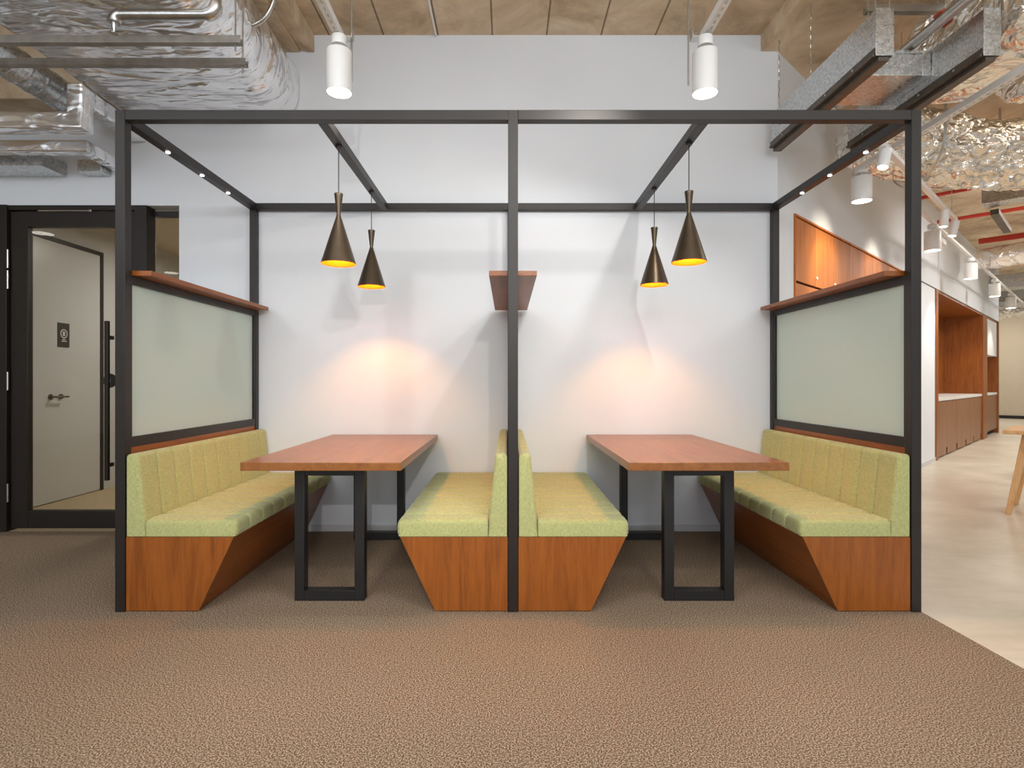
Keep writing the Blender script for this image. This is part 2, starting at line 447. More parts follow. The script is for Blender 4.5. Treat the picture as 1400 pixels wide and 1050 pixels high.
# ------------------------------------------------------------------ benches
def loft(prof, y0, y1, n, depth, mask, seg=10):
    """channel-quilted cushion: closed profile (s,z) swept along y, pulled in at each seam"""
    m = len(prof); nr = []
    for i in range(m):
        p, q = prof[i-1], prof[(i+1) % m]
        dx, dz = q[0]-p[0], q[1]-p[1]; l = math.hypot(dx, dz) or 1
        nr.append((dz/l, -dx/l))
    area = sum(prof[i][0]*prof[(i+1) % m][1]-prof[(i+1) % m][0]*prof[i][1] for i in range(m))
    sg = 1 if area > 0 else -1
    rings = []
    w = (y1-y0)/n
    ys = []
    for k in range(n):
        for u in (0, .025, .06, .12, .22, .36, .5, .64, .78, .88, .94, .975): ys.append((k, u))
    ys.append((n-1, 1.0))
    for k, u in ys:
        y = y0+(k+u)*w
        e = abs(2*u-1); g = (.5*max(0, 1-min(u, 1-u)/.06)+.5*e**4)*depth
        edge = min(y-y0, y1-y)
        r = .022
        ge = r-math.sqrt(max(0, r*r-(r-min(edge, r))**2)) if edge < r else 0
        ring = []
        for i, (s_, z_) in enumerate(prof):
            d = g*mask[i]+ge*(1 if mask[i] > 0 else .15)
            if edge < r: d = ge*(1 if mask[i] > 0 else .1) + g*mask[i]*edge/r
            ring.append((s_-sg*nr[i][0]*d, y, z_-sg*nr[i][1]*d))
        rings.append(ring)
    return rings
def rounded(pts, n=6):
    """pts: (s,z,r) -> rounded closed polygon"""
    out = []; m = len(pts)
    for i, (x, z, r) in enumerate(pts):
        if r == 0: out.append((x, z)); continue
        p = Vector(pts[i-1][:2]); q = Vector(pts[(i+1) % m][:2]); c = Vector((x, z))
        a = c+(p-c).normalized()*r; b_ = c+(q-c).normalized()*r
        for k in range(n+1):
            t = k/n; out.append(tuple(a*(1-t)**2+c*2*t*(1-t)+b_*t*t))
    return out
def densify(poly, step):
    out = []; m = len(poly)
    for i in range(m):
        a = Vector(poly[i]); c = Vector(poly[(i+1) % m]); k = max(1, int((c-a).length/step))
        for j in range(k): out.append(tuple(a+(c-a)*j/k))
    return out
def bench(xb, d, label):
    root = thing('booth_bench', label, 'bench', (xb+d*.25, 3.6, 0), 'green upholstered booth benches')
    T = lambda s_, y, z: (xb+d*s_, y, z)
    Y0, Y1 = 2.866, 4.396
    MB(T).prism([(.002,.004),(.365,.004),(.541,.375),(.002,.375)], 'y', Y0+.019, Y1).build('base', M['cherry_y'], root, .002)
    MB(T).prism([(.002,.004),(.367,.004),(.543,.375),(.002,.375)], 'y', Y0, Y0+.018).build('end_panel', M['cherry_v'], root, .001)
    MB(T).box(.012, .345, Y0+.006, Y1-.004, 0, .004).build('plinth', M['shadow_gap'], root)
    pr = densify(rounded([(.561,.376,.022),(.561,.462,.036),(.1,.462,.006),(.1,.376,.004)]), .03)
    mask = [1 if (z > .43 or s_ > .5) and s_ > .105 and z > .38 else 0 for s_, z in pr]
    MB(T).rings(loft(pr, Y0, Y1, 10, .015, mask)).build('seat_cushion', M['fabric'], root, smooth=50)
    pr = densify(rounded([(.1,.376,.004),(.1,.45,.02),(.064,.792,.026),(.004,.792,.02),(.004,.376,.003)]), .03)
    mask = [1 if s_ > .03 and z > .4 else 0 for s_, z in pr]
    MB(T).rings(loft(pr, Y0, Y1, 10, .015, mask)).build('backrest', M['fabric'], root, smooth=50)
    return root
bench(-1.917, 1, 'green channelled bench at the left end of the booths, facing right')
bench(.004, -1, 'green bench facing the left table, just left of the middle post')
bench(.054, 1, 'green bench facing the right table, just right of the middle post')
bench(2.027, -1, 'green channelled bench at the right end of the booths, facing left')

# ------------------------------------------------------------------ tables
def table(cx, label):
    root = thing('dining_table', label, 'table', (cx, 3.6, 0), 'cherry booth tables')
    MB().box(cx-.404, cx+.404, 2.862, 4.380, .708, .75).build('tabletop', M['cherry_top'], root, .003)
    for y in (3.006, 4.16):
        b = MB()
        x0, x1 = cx-.184, cx+.184
        b.box(x0, x0+.052, y, y+.06, 0, .708); b.box(x1-.052, x1, y, y+.06, 0, .708)
        b.box(x0+.052, x1-.052, y, y+.06, 0, .055); b.box(x0+.052, x1-.052, y, y+.06, .66, .708)
        b.build('leg_frame', M['leg_black'], root, .002)
    return root
table(-.937, 'left cherry wood table on black rectangular leg frames')
table(1.012, 'right cherry wood table on black rectangular leg frames')

# ------------------------------------------------------------------ pendants
def pendant(x, y, label):
    z = 1.811
    root = thing('pendant_lamp', label, 'lamp', (x, y, z), 'black cone pendants')
    sh = MB().lathe((x,y,z), [(.094,0),(.0955,.002),(.0945,.006),(.0925,.012),(.052,.143),(.0145,.262),(.0115,.272),(.0112,.278),(.0122,.286),(.0225,.378),(.0245,.388),(.0235,.392),(.018,.393),(.006,.394)], 48).build('lamp_shade', M['bronze'], root, smooth=30)
    MB().lathe((x,y,z), [(.094,0),(.0915,.006),(.0905,.012),(.051,.140),(.022,.232),(.001,.236)], 48).build('shade_lining', M['gold'], sh, smooth=40)
    MB().lathe((x,y,z), [(.001,.118),(.014,.120),(.022,.132),(.024,.144),(.019,.162),(.012,.175),(.011,.20),(.001,.2)], 20).build('bulb', M['bulb'], root, smooth=60)
    MB().tube([(x,y,z+.392),(x,y,TZ0-.012)], .0028, 8).build('cord', M['wire'], root, smooth=60)
    MB().lathe((x,y,TZ0), [(.001,-.014),(.016,-.013),(.018,-.002),(.018,0)], 20).build('canopy', M['black'], root, smooth=40)
    L = bpy.data.lights.new('pendant_glow', 'POINT'); L.energy = 28; L.color = (1,.40,.07); L.shadow_soft_size = .018
    lo = bpy.data.objects.new('pendant_glow', L); COL.objects.link(lo); lo.location = (x, y, z+.098)
    return root
pendant(-.94, 3.18, 'black cone pendant over the left table, the nearer one')
pendant(-.94, 3.95, 'black cone pendant over the left table, the one nearer the wall')
pendant(1.0, 3.14, 'black cone pendant over the right table, the nearer one')
pendant(1.0, 3.88, 'black cone pendant over the right table, the one nearer the wall')

# ------------------------------------------------------------------ spotlights and channels
def channel(x, y0, y1, z, label, hole=True, name='perforated_channel', w=.021):
    """slotted steel channel along y, open at the top"""
    b = MB()
    b.box(x-w, x-w+.002, y0, y1, z, z+.04); b.box(x+w-.002, x+w, y0, y1, z, z+.04)
    b.box(x-w+.002, x-.006, y0, y1, z, z+.002); b.box(x+.006, x+w-.002, y0, y1, z, z+.002)
    y = y0
    while y < y1-.005:
        b.box(x-.006, x+.006, y, min(y+.022, y1), z, z+.002); y += .05
    root = b.build(name, M['white_metal'])
    return tag(root, label, 'channel', 'perforated channels')
def spotlight(x, y, zb, D, H, label, tilt=(0,0), group='white cylinder spotlights', lit=True):
    root = thing('ceiling_spotlight', label, 'spotlight', (x, y, zb), group)
    r = D/2
    def T(px, py, pz):   # lean of the head about its base point
        return (px+(pz-zb)*tilt[0], py+(pz-zb)*tilt[1], pz)
    MB(T).lathe((x,y,zb), [(r*.93,.012),(r*.95,.0),(r*.99,.001),(r,.006),(r,H-.004),(r*.97,H),(.001,H)], 40).build('body', M['white_metal'], root, smooth=40)
    MB(T).lathe((x,y,zb), [(r*.93,.012),(.001,.012)], 32).build('lens', M['lens'], root)
    tx, ty = x+tilt[0]*H, y+tilt[1]*H
    MB().lathe((tx,ty,zb+H), [(.001,-.006),(.008,-.006),(.008,.03),(r*.58,.03),(r*.6,.034),(r*.6,.075),(r*.56,.08),(.001,.08)], 28).build('cap', M['white_metal'], root, smooth=40)
    return root
def rod(x, y, z0, z1, label, r=.005, mat='steel', nm='threaded_rod'):
    return tag(MB().tube([(x,y,z0),(x,y,z1)], r, 8).build(nm, M[mat], smooth=60), label, 'rod', 'hanging rods')
Z3 = 3.84
channel(-.893, .8, 3.06, 2.975, 'perforated white channel along the ceiling, above the left white spotlight')
channel(1.05, .8, 3.06, 2.975, 'perforated white channel along the ceiling, above the right white spotlight')
for x, sx, lab in ((-.893, 1, 'left'), (1.05, -1, 'right')):
    b = MB().box(x-.03+sx*.045, x+.03+sx*.045, 3.0, 3.05, 2.97, 2.974); b.box(x+sx*.045-.03, x+sx*.045-.026, 3.0, 3.05, 2.974, 3.03)
    b.box(x+sx*.045+.026, x+sx*.045+.03, 3.0, 3.05, 2.974, 3.03)
    tag(b.build('hanger_bracket', M['steel'], bevel=.001), 'zinc bracket on top of the %s white spotlight in front' % lab, 'bracket')
spotlight(-.883, 3.0, 2.675, .132, .215, 'white cylinder spotlight above the left bay of the booth frame', (.0, -.02))
spotlight(1.04, 3.0, 2.67, .132, .215, 'white cylinder spotlight above the right bay of the booth frame', (.0, -.02))
rod(-.832, 3.05, 2.76, Z3, 'thin rod hanging beside the left white spotlight', .006)
rod(.968, 3.05, 2.74, Z3, 'thin rod hanging beside the right white spotlight')
tag(MB().tube([(-.55,1.0,3.826),(-.55,4.41,3.826)], .009, 8).build('conduit', M['white_metal'], smooth=60), 'thin pale conduit fixed under the concrete ceiling', 'conduit')

# ------------------------------------------------------------------ left ducts
def duct_y(name, x0, x1, z0, z1, y0, y1, rL, rR, amp, mat, label, ny=330, seed=0, endcap=True):
    prof = rounded([(x0,z0,rL),(x1,z0,rR),(x1,z1,rR),(x0,z1,rL)], 10)
    prof = densify(prof, .014)
    cx, cz = (x0+x1)/2, (z0+z1)/2
    rings = []
    for k in range(ny+1):
        y = y0+(y1-y0)*k/ny
        ring = []
        for (x, z) in prof:
            p = Vector((x*.9+seed, y*2.2, z*1.6))
            d = amp*(1.3*noise.noise(p*1.5)-.8*(1-min(1, abs(noise.noise(p*1.7))*9))+.3*noise.noise(p*5))
            vx, vz = x-cx, z-cz; l = math.hypot(vx, vz)
            e = 1
            if endcap:
                q = min(y-y0, y1-y)/.12
                if q < 1: e = .80+.20*math.sqrt(max(0, 1-(1-q)**2))
            ring.append((cx+vx*e+vx/l*d, y, cz+vz*e+vz/l*d))
        rings.append(ring)
    return MB().rings(rings).build(name, mat, smooth=60)
tag(duct_y('insulated_duct', -2.88, -1.60, 3.16, 3.68, 1.2, 4.40, .05, .24, .016, M['foil_white'], '', endcap=False),
    'large foil wrapped rectangular duct under the ceiling at upper left', 'duct')
def strut(x0, x1, y, z, label):
    b = MB()
    b.box(x0, x1, y, y+.04, z, z+.003); b.box(x0, x1, y, y+.003, z+.003, z+.04); b.box(x0, x1, y+.037, y+.04, z+.003, z+.04)
    return tag(b.build('strut_channel', M['strut'], bevel=.0008), label, 'strut', 'trapeze struts')
strut(-6, -1.44, 3.075, 2.985, 'steel trapeze strut under the large foil duct, the nearer one')
strut(-6, -1.515, 3.30, 2.99, 'steel trapeze strut under the large foil duct, the one nearer the wall')
rod(-1.475, 3.095, 2.95, 3.69, 'threaded rod at the end of the nearer trapeze strut')
rod(-1.54, 3.32, 2.95, 3.69, 'threaded rod at the end of the farther trapeze strut')
# sprinkler pipe
sp = thing('sprinkler_pipe', 'galvanised sprinkler pipe with elbows below the large foil duct', 'pipe', (-2.05, 2.96, 3.07))
py, pz = 2.96, 3.06
MB().tube([(-2.0,py,pz),(-1.56,py,pz)], .026, 18).build('pipe_run', M['steel'], sp, smooth=50)
el = [(-1.56,py,pz)]+[(-1.56+.05*math.sin(a), py, pz+.05-.05*math.cos(a)) for a in [PI/2*k/6 for k in range(7)]]
MB().tube(el, .032, 18).build('elbow', M['steel'], sp, smooth=50)
MB().tube([(-1.51,py,pz+.05),(-1.51,py,3.70)], .025, 16).build('riser', M['steel'], sp, smooth=50)
el = [(-2.0,py,pz)]+[(-2.0-.04*math.sin(a), py, pz-.04+.04*math.cos(a)) for a in [PI/2*k/6 for k in range(7)]]
MB().tube(el, .031, 18).build('elbow', M['steel'], sp, smooth=50)
hd = MB().lathe((-2.04,py,pz-.10), [(.001,0),(.02,0),(.02,.003),(.005,.006),(.005,.012),(.012,.035),(.014,.06),(.001,.06)], 16).build('sprinkler_head', M['chrome'], sp, smooth=40)
MB().tube([(-2.04,py,pz-.088),(-2.04,py,pz-.066)], .004, 8).build('glass_bulb', M['red'], hd)
# flexible conduit
pts = []; 
ctrl = [Vector((-1.43,3.55,3.69)), Vector((-1.44,3.55,3.52)), Vector((-1.49,3.56,3.40)), Vector((-1.60,3.58,3.39))]
for k in range(25):
    t = k/24; pts.append(tuple(ctrl[0]*(1-t)**3+ctrl[1]*3*t*(1-t)**2+ctrl[2]*3*t*t*(1-t)+ctrl[3]*t**3))
tag(MB().tube(pts, [.0125+.0015*(k % 2) for k in range(25)], 12).build('flexible_conduit', M['steel'], smooth=40),
    'grey flexible conduit curving from the concrete beam into the foil duct', 'conduit')
# spiral duct
rings = []
for k in range(241):
    y = 1.6+(4.09-1.6)*k/240
    r = .105+(.004 if k % 12 == 0 else 0)
    rings.append([(-3.09+r*math.cos(2*PI*i/28), y, 3.14+r*math.sin(2*PI*i/28)) for i in range(28)])
tag(MB().rings(rings).build('spiral_duct', M['galv'], smooth=40), 'round galvanised spiral duct at upper left beside the large foil duct', 'duct')
# insulated pipe pair
def squarepipe(path, h, seed):
    """foil covered square insulation swept along a path with mitred corners"""
    P = [Vector(p) for p in path]; rings = []
    dense = []
    for a, c in zip(P, P[1:]):
        k = max(2, int((c-a).length/.06))
        for j in range(k): dense.append((a+(c-a)*j/k, (c-a).normalized(), j == 0))
    dense.append((P[-1], (P[-1]-P[-2]).normalized(), False))
    out = []
    prevd = None
    for p, d, corner in dense:
        out.append((p, d, prevd if corner and prevd is not None else None)); prevd = d
    base = rounded([(-h,-h,h*.35),(h,-h,h*.35),(h,h,h*.35),(-h,h,h*.35)], 4)
    up = None
    for p, d, pd in out:
        if pd is not None and (pd-d).length > .1:
            tdir = (pd+d).normalized(); s_ = 1/max(.3, tdir.dot(d))
        else: tdir = d; s_ = 1
        if up is None: up = Vector((0,0,1)); side = d.cross(up)
        if pd is not None and (pd-d).length > .1:
            q = pd.rotation_difference(d); half = Matrix.Rotation(q.angle/2, 3, q.axis); full = Matrix.Rotation(q.angle, 3, q.axis)
            n_in = (d-pd).normalized()
            uu, ss = half @ up, half @ side
            def sc(v): 
                c = v.dot(n_in); return v+n_in*c*(s_-1)
            uu2, ss2 = sc(uu), sc(ss)
            up, side = full @ up, full @ side
        else: uu2, ss2 = up, side
        ring = []
        for (a, c) in base:
            w = .004*noise.noise(Vector((p.x*9+a*40, p.y*9, p.z*9+c*40+seed)))
            ring.append(tuple(p+ss2*(a+w)+uu2*(c+w)))
        rings.append(ring)
    return MB().rings(rings)
tag(squarepipe([(-2.845,4.405,3.055),(-2.845,3.80,3.055),(-2.845,3.80,2.875),(-6.5,3.80,2.875)], .056, 0).build('insulated_pipe', M['foil_white'], smooth=40),
    'upper foil lagged pipe at far left, dropping from the wall', 'pipe', 'foil lagged pipes')
tag(squarepipe([(-2.995,4.405,2.815),(-2.995,4.05,2.815),(-6.5,4.05,2.815)], .042, 5).build('insulated_pipe', M['foil_white'], smooth=40),
    'lower foil lagged pipe at far left, below the other', 'pipe', 'foil lagged pipes')
b = MB().box(-6.5, -3.40, 4.17, 4.172, 2.735, 2.835); b.box(-6.5, -3.40, 4.40, 4.41, 2.735, 2.835); b.box(-6.5, -3.40, 4.172, 4.40, 2.735, 2.737)
b.box(-3.402, -3.40, 4.172, 4.40, 2.737, 2.835)
tag(b.build('cable_tray', M['galv']), 'galvanised cable tray along the wall at far left under the lagged pipes', 'tray')
tag(MB().box(-3.24, -3.06, 4.30, 4.41, 2.74, 2.83).build('junction_box', M['galv'], bevel=.003), 'grey metal box on the wall under the lagged pipes', 'box')

# ------------------------------------------------------------------ right smoke-curtain housings and ducts
def housing(x0, x1, label):
    y0, y1, z0, z1 = 3.07, 4.30, 2.90, 3.165
    root = thing('curtain_housing', label, 'housing', ((x0+x1)/2, 3.6, z0), 'galvanised curtain housings')
    MB().box(x0, x1, y0+.004, y1, z0+.03, z1).build('casing', M['galv'], root, .003)
    MB().box(x0-.002, x1+.002, y0, y0+.004, z0+.012, z1+.004).build('end_plate', M['galv'], root, .001)
    b = MB().box(x0-.004, x0+.003, y0+.01, y1, z0+.012, z0+.06); b.box(x0-.012, x1, y0+.01, y1, z0+.012, z0+.03)
    b.box(x0+.018, x1-.018, y0+.01, y1, z0-.012, z0+.012)
    rl = b.build('bottom_rail', M['dark_steel'], root, .002)
    for k in range(4):
        y = y0+.2+k*.28
        MB().tube([(x0-.004,y,z0+.038),(x0-.010,y,z0+.038)], .007, 8).build('bolt', M['steel'], rl, smooth=40)
    return root
housing(1.986, 2.08, 'galvanised sheet housing hanging at upper right, the left of two')
housing(2.566, 2.655, 'galvanised sheet housing hanging at upper right, the right of two')
def twisted(x, y, z0, z1, label):
    pts = []; k = int((z1-z0)/.012)
    for i in range(k+1):
        a = i*1.3; pts.append((x+.0035*math.cos(a), y+.0035*math.sin(a), z0+(z1-z0)*i/k))
    tag(MB().tube(pts, .0035, 6).build('hanging_wire', M['steel']), label, 'wire', 'hanging wires')
twisted(2.03, 4.26, 3.165, 3.707, 'twisted wire at the far end of the left galvanised housing')
twisted(2.05, 3.85, 3.165, 3.707, 'twisted wire halfway along the left galvanised housing')
rod(1.995, 3.09, 3.165, 3.707, 'rod holding the near end of the left galvanised housing, left side', .004)
rod(2.07, 3.09, 3.165, 3.707, 'rod holding the near end of the left galvanised housing, right side', .004)
rod(2.64, 3.09, 3.165, 3.707, 'rod holding the near end of the right galvanised housing', .004)
dk = tag(MB().box(2.081, 2.565, 3.45, 3.83, 3.008, 3.145).build('branch_duct', M['galv'], bevel=.003),
    'short galvanised duct box between the two sheet housings', 'duct')
MB().box(2.19, 2.30, 3.446, 3.45, 3.075, 3.105).build('data_plate', M['plug'], dk)
b = MB().box(2.505, 2.522, 3.44, 3.45, 3.0, 3.155); b.box(2.085, 2.505, 3.44, 3.45, 3.138, 3.155); b.build('flange', M['galv'], dk, .001)
pp = thing('steel_pipe', 'galvanised pipe running between the two sheet housings', 'pipe', (2.45, 3.0, 3.19))
MB().tube([(2.45,1.6,3.195),(2.45,4.2,3.195)], .031, 20).build('pipe_run', M['steel'], pp, smooth=50)
b = MB()
rr = []
for k in range(17):
    a = PI*.9*k/16-PI*.75
    o = []
    for (r_, yy) in ((.0325,3.19),(.046,3.19),(.046,3.25),(.0325,3.25)):
        o.append((2.45+r_*math.cos(a+PI*.55), yy, 3.195+r_*math.sin(a+PI*.55)))
    rr.append(o)
b.rings(rr); b.build('pipe_clamp', M['rust'], pp, smooth=30)
b = MB().box(2.1, 2.555, 3.33, 3.37, 3.32, 3.323); b.box(2.1, 2.555, 3.33, 3.333, 3.323, 3.36); b.box(2.1, 2.555, 3.367, 3.37, 3.323, 3.36)
for x in (2.12, 2.53): b.tube([(x,3.35,3.30),(x,3.35,3.707)], .004, 8)
tag(b.build('strut_channel', M['steel']), 'steel strut above the pipe between the two sheet housings', 'strut', 'trapeze struts')
# foil ducts on the right
tag(duct_y('insulated_duct', 2.72, 3.30, 3.04, 3.64, 1.6, 3.95, .20, .22, .028, M['foil_warm'], '', 240, 3.3),
    'crumpled foil duct beside the right sheet housing at the upper right', 'duct')
def foil_tube(path, rad, amp, seed, name, label, mat, nr=260, n=96, squash=1.0, straps=()):
    P = [Vector(p) for p in path]
    # Catmull-Rom through the path
    pts = []
    Q = [P[0]*2-P[1]]+P+[P[-1]*2-P[-2]]
    for i in range(1, len(Q)-2):
        for j in range(nr//(len(P)-1)):
            t = j/(nr//(len(P)-1)); a, b_, c, d = Q[i-1], Q[i], Q[i+1], Q[i+2]
            pts.append(.5*((2*b_)+(c-a)*t+(2*a-5*b_+4*c-d)*t*t+(3*b_-a-3*c+d)*t**3))
    pts.append(P[-1]); m = len(pts); rings = []
    for k, p in enumerate(pts):
        d = (pts[min(k+1, m-1)]-pts[max(k-1, 0)]).normalized()
        side = d.cross(Vector((0,0,1))).normalized(); up = side.cross(d)
        e = min(k, m-1-k)/(m*.06); e = .72+.28*math.sqrt(max(0, 1-(1-min(1, e))**2))
        ring = []
        for i in range(n):
            a = 2*PI*i/n
            q = p+side*math.cos(a)+up*math.sin(a)
            w = Vector((q.x*1.6+seed, q.y*1.6, q.z*1.6))
            dd = amp*(noise.noise(w*2)-.6*(1-min(1, abs(noise.noise(w*3.5))*5))+.5*abs(noise.noise(w*7))+.25*noise.noise(w*16))
            r = rad*e+dd
            ring.append(tuple(p+side*math.cos(a)*r+up*math.sin(a)*r*squash))
        rings.append(ring)
    o = tag(MB().rings(rings).build(name, mat, smooth=70), label, 'duct')
    for sx in straps:
        p = min(pts, key=lambda q: abs(q.x-sx)); r_ = rad+amp*1.2
        b = MB()
        for sgn in (-1, 1): b.box(p.x-.012, p.x+.012, p.y+sgn*r_-.001, p.y+sgn*r_+.001, p.z, 3.707)
        arc = [[(p.x-.012, p.y+q*math.cos(a), p.z+q*math.sin(a)) if c < 2 else (p.x+.012, p.y+q*math.cos(a), p.z+q*math.sin(a)) for c, q in ((0, r_-.001), (1, r_+.001), (2, r_+.001), (3, r_-.001))] for a in [PI+PI*k/24 for k in range(25)]]
        b.rings(arc); b.build('hanger_strap', M['steel'], o)
    return o
foil_tube([(2.96,4.74,3.25),(3.3,4.86,3.2),(4.2,5.0,3.14),(5.2,4.95,3.16),(6.6,4.9,3.2)], .285, .045, 1.7, 'flexible_duct',
    'fat crumpled foil duct running to the right behind the booth frame', M['foil_warm'], straps=(3.5, 4.6))
foil_tube([(3.62,4.05,3.40),(4.0,4.06,3.40),(4.6,4.06,3.42),(5.6,4.05,3.42)], .235, .03, 6.1, 'flexible_duct',
    'blunt foil duct end at the right edge of the photo', M['foil_warm'], straps=(4.3,))
# perforated channel and lamp beyond the right rail
channel(2.85, 1.5, 4.66, 2.86, 'perforated white channel running toward the white spotlight beyond the right rail')
spotlight(2.87, 4.62, 2.615, .15, .195, 'white cylinder spotlight seen through the upper right corner of the frame', (0,0))
rod(2.80, 4.62, 2.8, 2.93, 'short rod beside the spotlight in the upper right of the frame', .004)
# track A with small adjustable heads
def along(t, n, z): return W(t, n, z)
def tn(x, y):
    dx, dy = x-CX, y-CY
    return dx*UX+dy*UY, dx*UY-dy*UX
ta, na = tn(2.52, 3.83); tb, nb = tn(4.42, 5.62)
na = nb = (na+nb)/2
ZA = 2.73
tag(MB(W).box(ta-.03, tb, na-.018, na+.018, ZA, ZA+.035).build('lighting_track', M['white_metal'], bevel=.002),
    'white lighting track with small heads, right of the booth frame', 'track')
def head(t, n, zt, lean, label, L=.15, r=.036):
    root = thing('small_spotlight', label, 'spotlight', W(t, n, zt), 'small track heads')
    p0 = Vector(W(t, n, zt)); p1 = p0+Vector((0,0,-.04)); dv = Vector(lean).normalized()
    MB().tube([p0, p1], .011, 10).build('stem', M['white_metal'], root, smooth=50)
    a = p1-dv*.04; c = p1+dv*(L-.04)
    MB().tube([a, a+dv*.004, c-dv*.004, c], [r*.9, r, r, r*.95], 24).build('body', M['white_metal'], root, smooth=40)
    MB().tube([c+dv*.0005, c+dv*.002], r*.82, 20).build('lens', M['lens'], root)
    return root
head(ta+.05, na, ZA, (-.25,-.1,-1), 'small white track head seen just inside the right rail of the frame', .13)
tp = tb
head(tb-.55, na, ZA, (-.05,.05,-1), 'small white track head right beside the right front post')
head(tb-.06, na, ZA, (-.18,.05,-1), 'small white track head at the far end of the track')
for q in (ta+.5, tb-.2):
    x, y, _ = W(q, na, 0); rod(x, y, ZA+.035, 3.707, 'rod holding the lighting track, %s' % ('its near end' if q < tb-.3 else 'its far end'), .003)
# track B with drum lamps close to the wall
t0, n0 = tn(4.846, 6.5); 
tag(MB(W).box(t0-1.2, t0+9.6, n0-.016, n0+.016, 2.955, 2.985).build('lighting_track', M['white_metal'], bevel=.002),
    'long white lighting track along the wall above the kitchen niche', 'track')
names = ['nearest to the post', 'second along the track', 'third along the track', 'farthest along the track']
for k, (px_, yb) in enumerate(((1275,343),(1327,382.5),(1360,408),(1382,427))):
    rx = (px_-693.5)/780
    # intersection of sight line direction with the track line
    t = (CX+UY*n0-rx*(CY-UX*n0))/(rx*UY-UX)
    x, y, _ = W(t, n0, 0)
    spotlight(x, y, 2.645, .165, .22, 'white drum lamp under the long track by the kitchen niche, %s' % names[k], (0,0), 'drum lamps under the long track')
bx = MB(W).box(t0+.25, t0+.62, n0-.03, n0+.03, 2.80, 2.86)
pb = bx.build('track_feed', M['white_metal'], bevel=.004); tag(pb, 'white feed box hanging below the long lighting track', 'box')
MB(W).tube([(t0+.3,n0,2.86),(t0+.3,n0,2.955)], .006, 8).build('hanger', M['steel'], pb)
MB(W).tube([(t0+.34,n0,2.45),(t0+.34,n0,2.80)], .006, 8).build('pull_rod', M['steel'], pb)

# corridor services
def pipe_v(t, z, n0_, n1_, r, mat, name, label, cat='pipe', group=None):
    return tag(MB(W).tube([(t,n0_,z),(t,n1_,z)], r, 14).build(name, M[mat], smooth=50), label, cat, group)
pipe_v(4.3, 3.5, .02, 6, .024, 'red', 'red_pipe', 'red pipe under the corridor ceiling, the nearest one', 'pipe', 'red pipes')
pipe_v(5.81, 3.5, .02, 6, .026, 'red', 'red_pipe', 'red pipe under the corridor ceiling, the middle one', 'pipe', 'red pipes')
pipe_v(7.86, 3.52, .24, 1.0, .048, 'red', 'red_pipe', 'short thick red pipe far down the corridor', 'pipe', 'red pipes')
tag(MB(W).box(3.65, 3.9, .78, 2.2, 3.13, 3.36).build('galvanised_duct', M['galv'], bevel=.004), 'rectangular galvanised duct crossing the corridor ceiling at right', 'duct')
tag(MB(W).box(3.95, 5.15, .82, .90, 3.06, 3.12).build('cable_trunking', M['dark_steel'], bevel=.003), 'dark cable trunking along the corridor below the galvanised duct', 'trunking')
foil_tube([W(7.75,.2,3.2), W(7.75,.5,3.2), W(7.75,1.0,3.24), W(7.75,1.5,3.28)], .17, .012, 9, 'flexible_duct', 'pale round duct far down the corridor below the red pipes', M['foil_white'], 60, 30)
tag(MB(W).box(9.5, 9.7, .3, 6, 3.28, 3.66).build('concrete_rib', M['concrete_plain'], bevel=.006), 'concrete ceiling rib far along the corridor', 'beam')
tag(MB(W).box(11.2, 11.8, .1, 5, 3.12, 3.40).build('galvanised_duct', M['galv'], bevel=.004), 'grey rectangular duct near the end of the corridor ceiling', 'duct')
pipe_v(13.2, 3.0, -2, 5, .12, 'galv', 'spiral_duct', 'round grey duct at the far end of the corridor ceiling', 'duct')
tag(MB(W).box(14.0, 14.6, -3, 5, 3.15, 3.5).build('galvanised_duct', M['galv'], bevel=.004), 'farthest grey duct before the beige end wall', 'duct')
foil_tube([W(15.5,-3,3.05), W(15.5,-1,3.0), W(15.5,1,3.05), W(15.5,4,3.1)], .2, .02, 4, 'flexible_duct', 'foil duct hanging in front of the beige end wall', M['foil_warm'], 60, 24)

# ------------------------------------------------------------------ tall storage cabinets in the right wall
NC = 8; wc = (4.18-.34)/NC
pos = ['leftmost of the row', 'second from the left', 'third from the left', 'fourth from the left', 'fifth from the left', 'sixth from the left', 'seventh from the left', 'last of the row at right']
struct(MB(W).box(.325, .34, -.30, .014, 0, 2.52).build('trim_4', M['orange_v']))
struct(MB(W).box(.34, 4.18, -.30, .014, 2.505, 2.52).build('trim_5', M['orange_v']))
for k in range(NC):
    a = .34+k*wc; c = a+wc
    x, y, _ = W((a+c)/2, -.15, 0)
    root = thing('storage_cabinet', 'tall orange wood cabinet set in the right wall, %s' % pos[k], 'cabinet', (x, y, 0), 'wall cabinets')
    MB(W).box(a+.001, c-.001, -.30, -.022, 0, 2.503).build('body', M['shadow_gap'], root)
    dr = MB(W).box(a+.003, c-.003, -.02, 0, 1.985, 2.50).build('door', M['orange_v'], root, .001)
    if k: MB(W).tube([(a+.03, 0, 2.06), (a+.03, .008, 2.06)], .012, 14).build('lock', M['white_metal'], dr, smooth=50)
    MB(W).box(a+.003, c-.003, -.02, 0, .08, 1.965).build('door', M['orange_v'], root, .001)

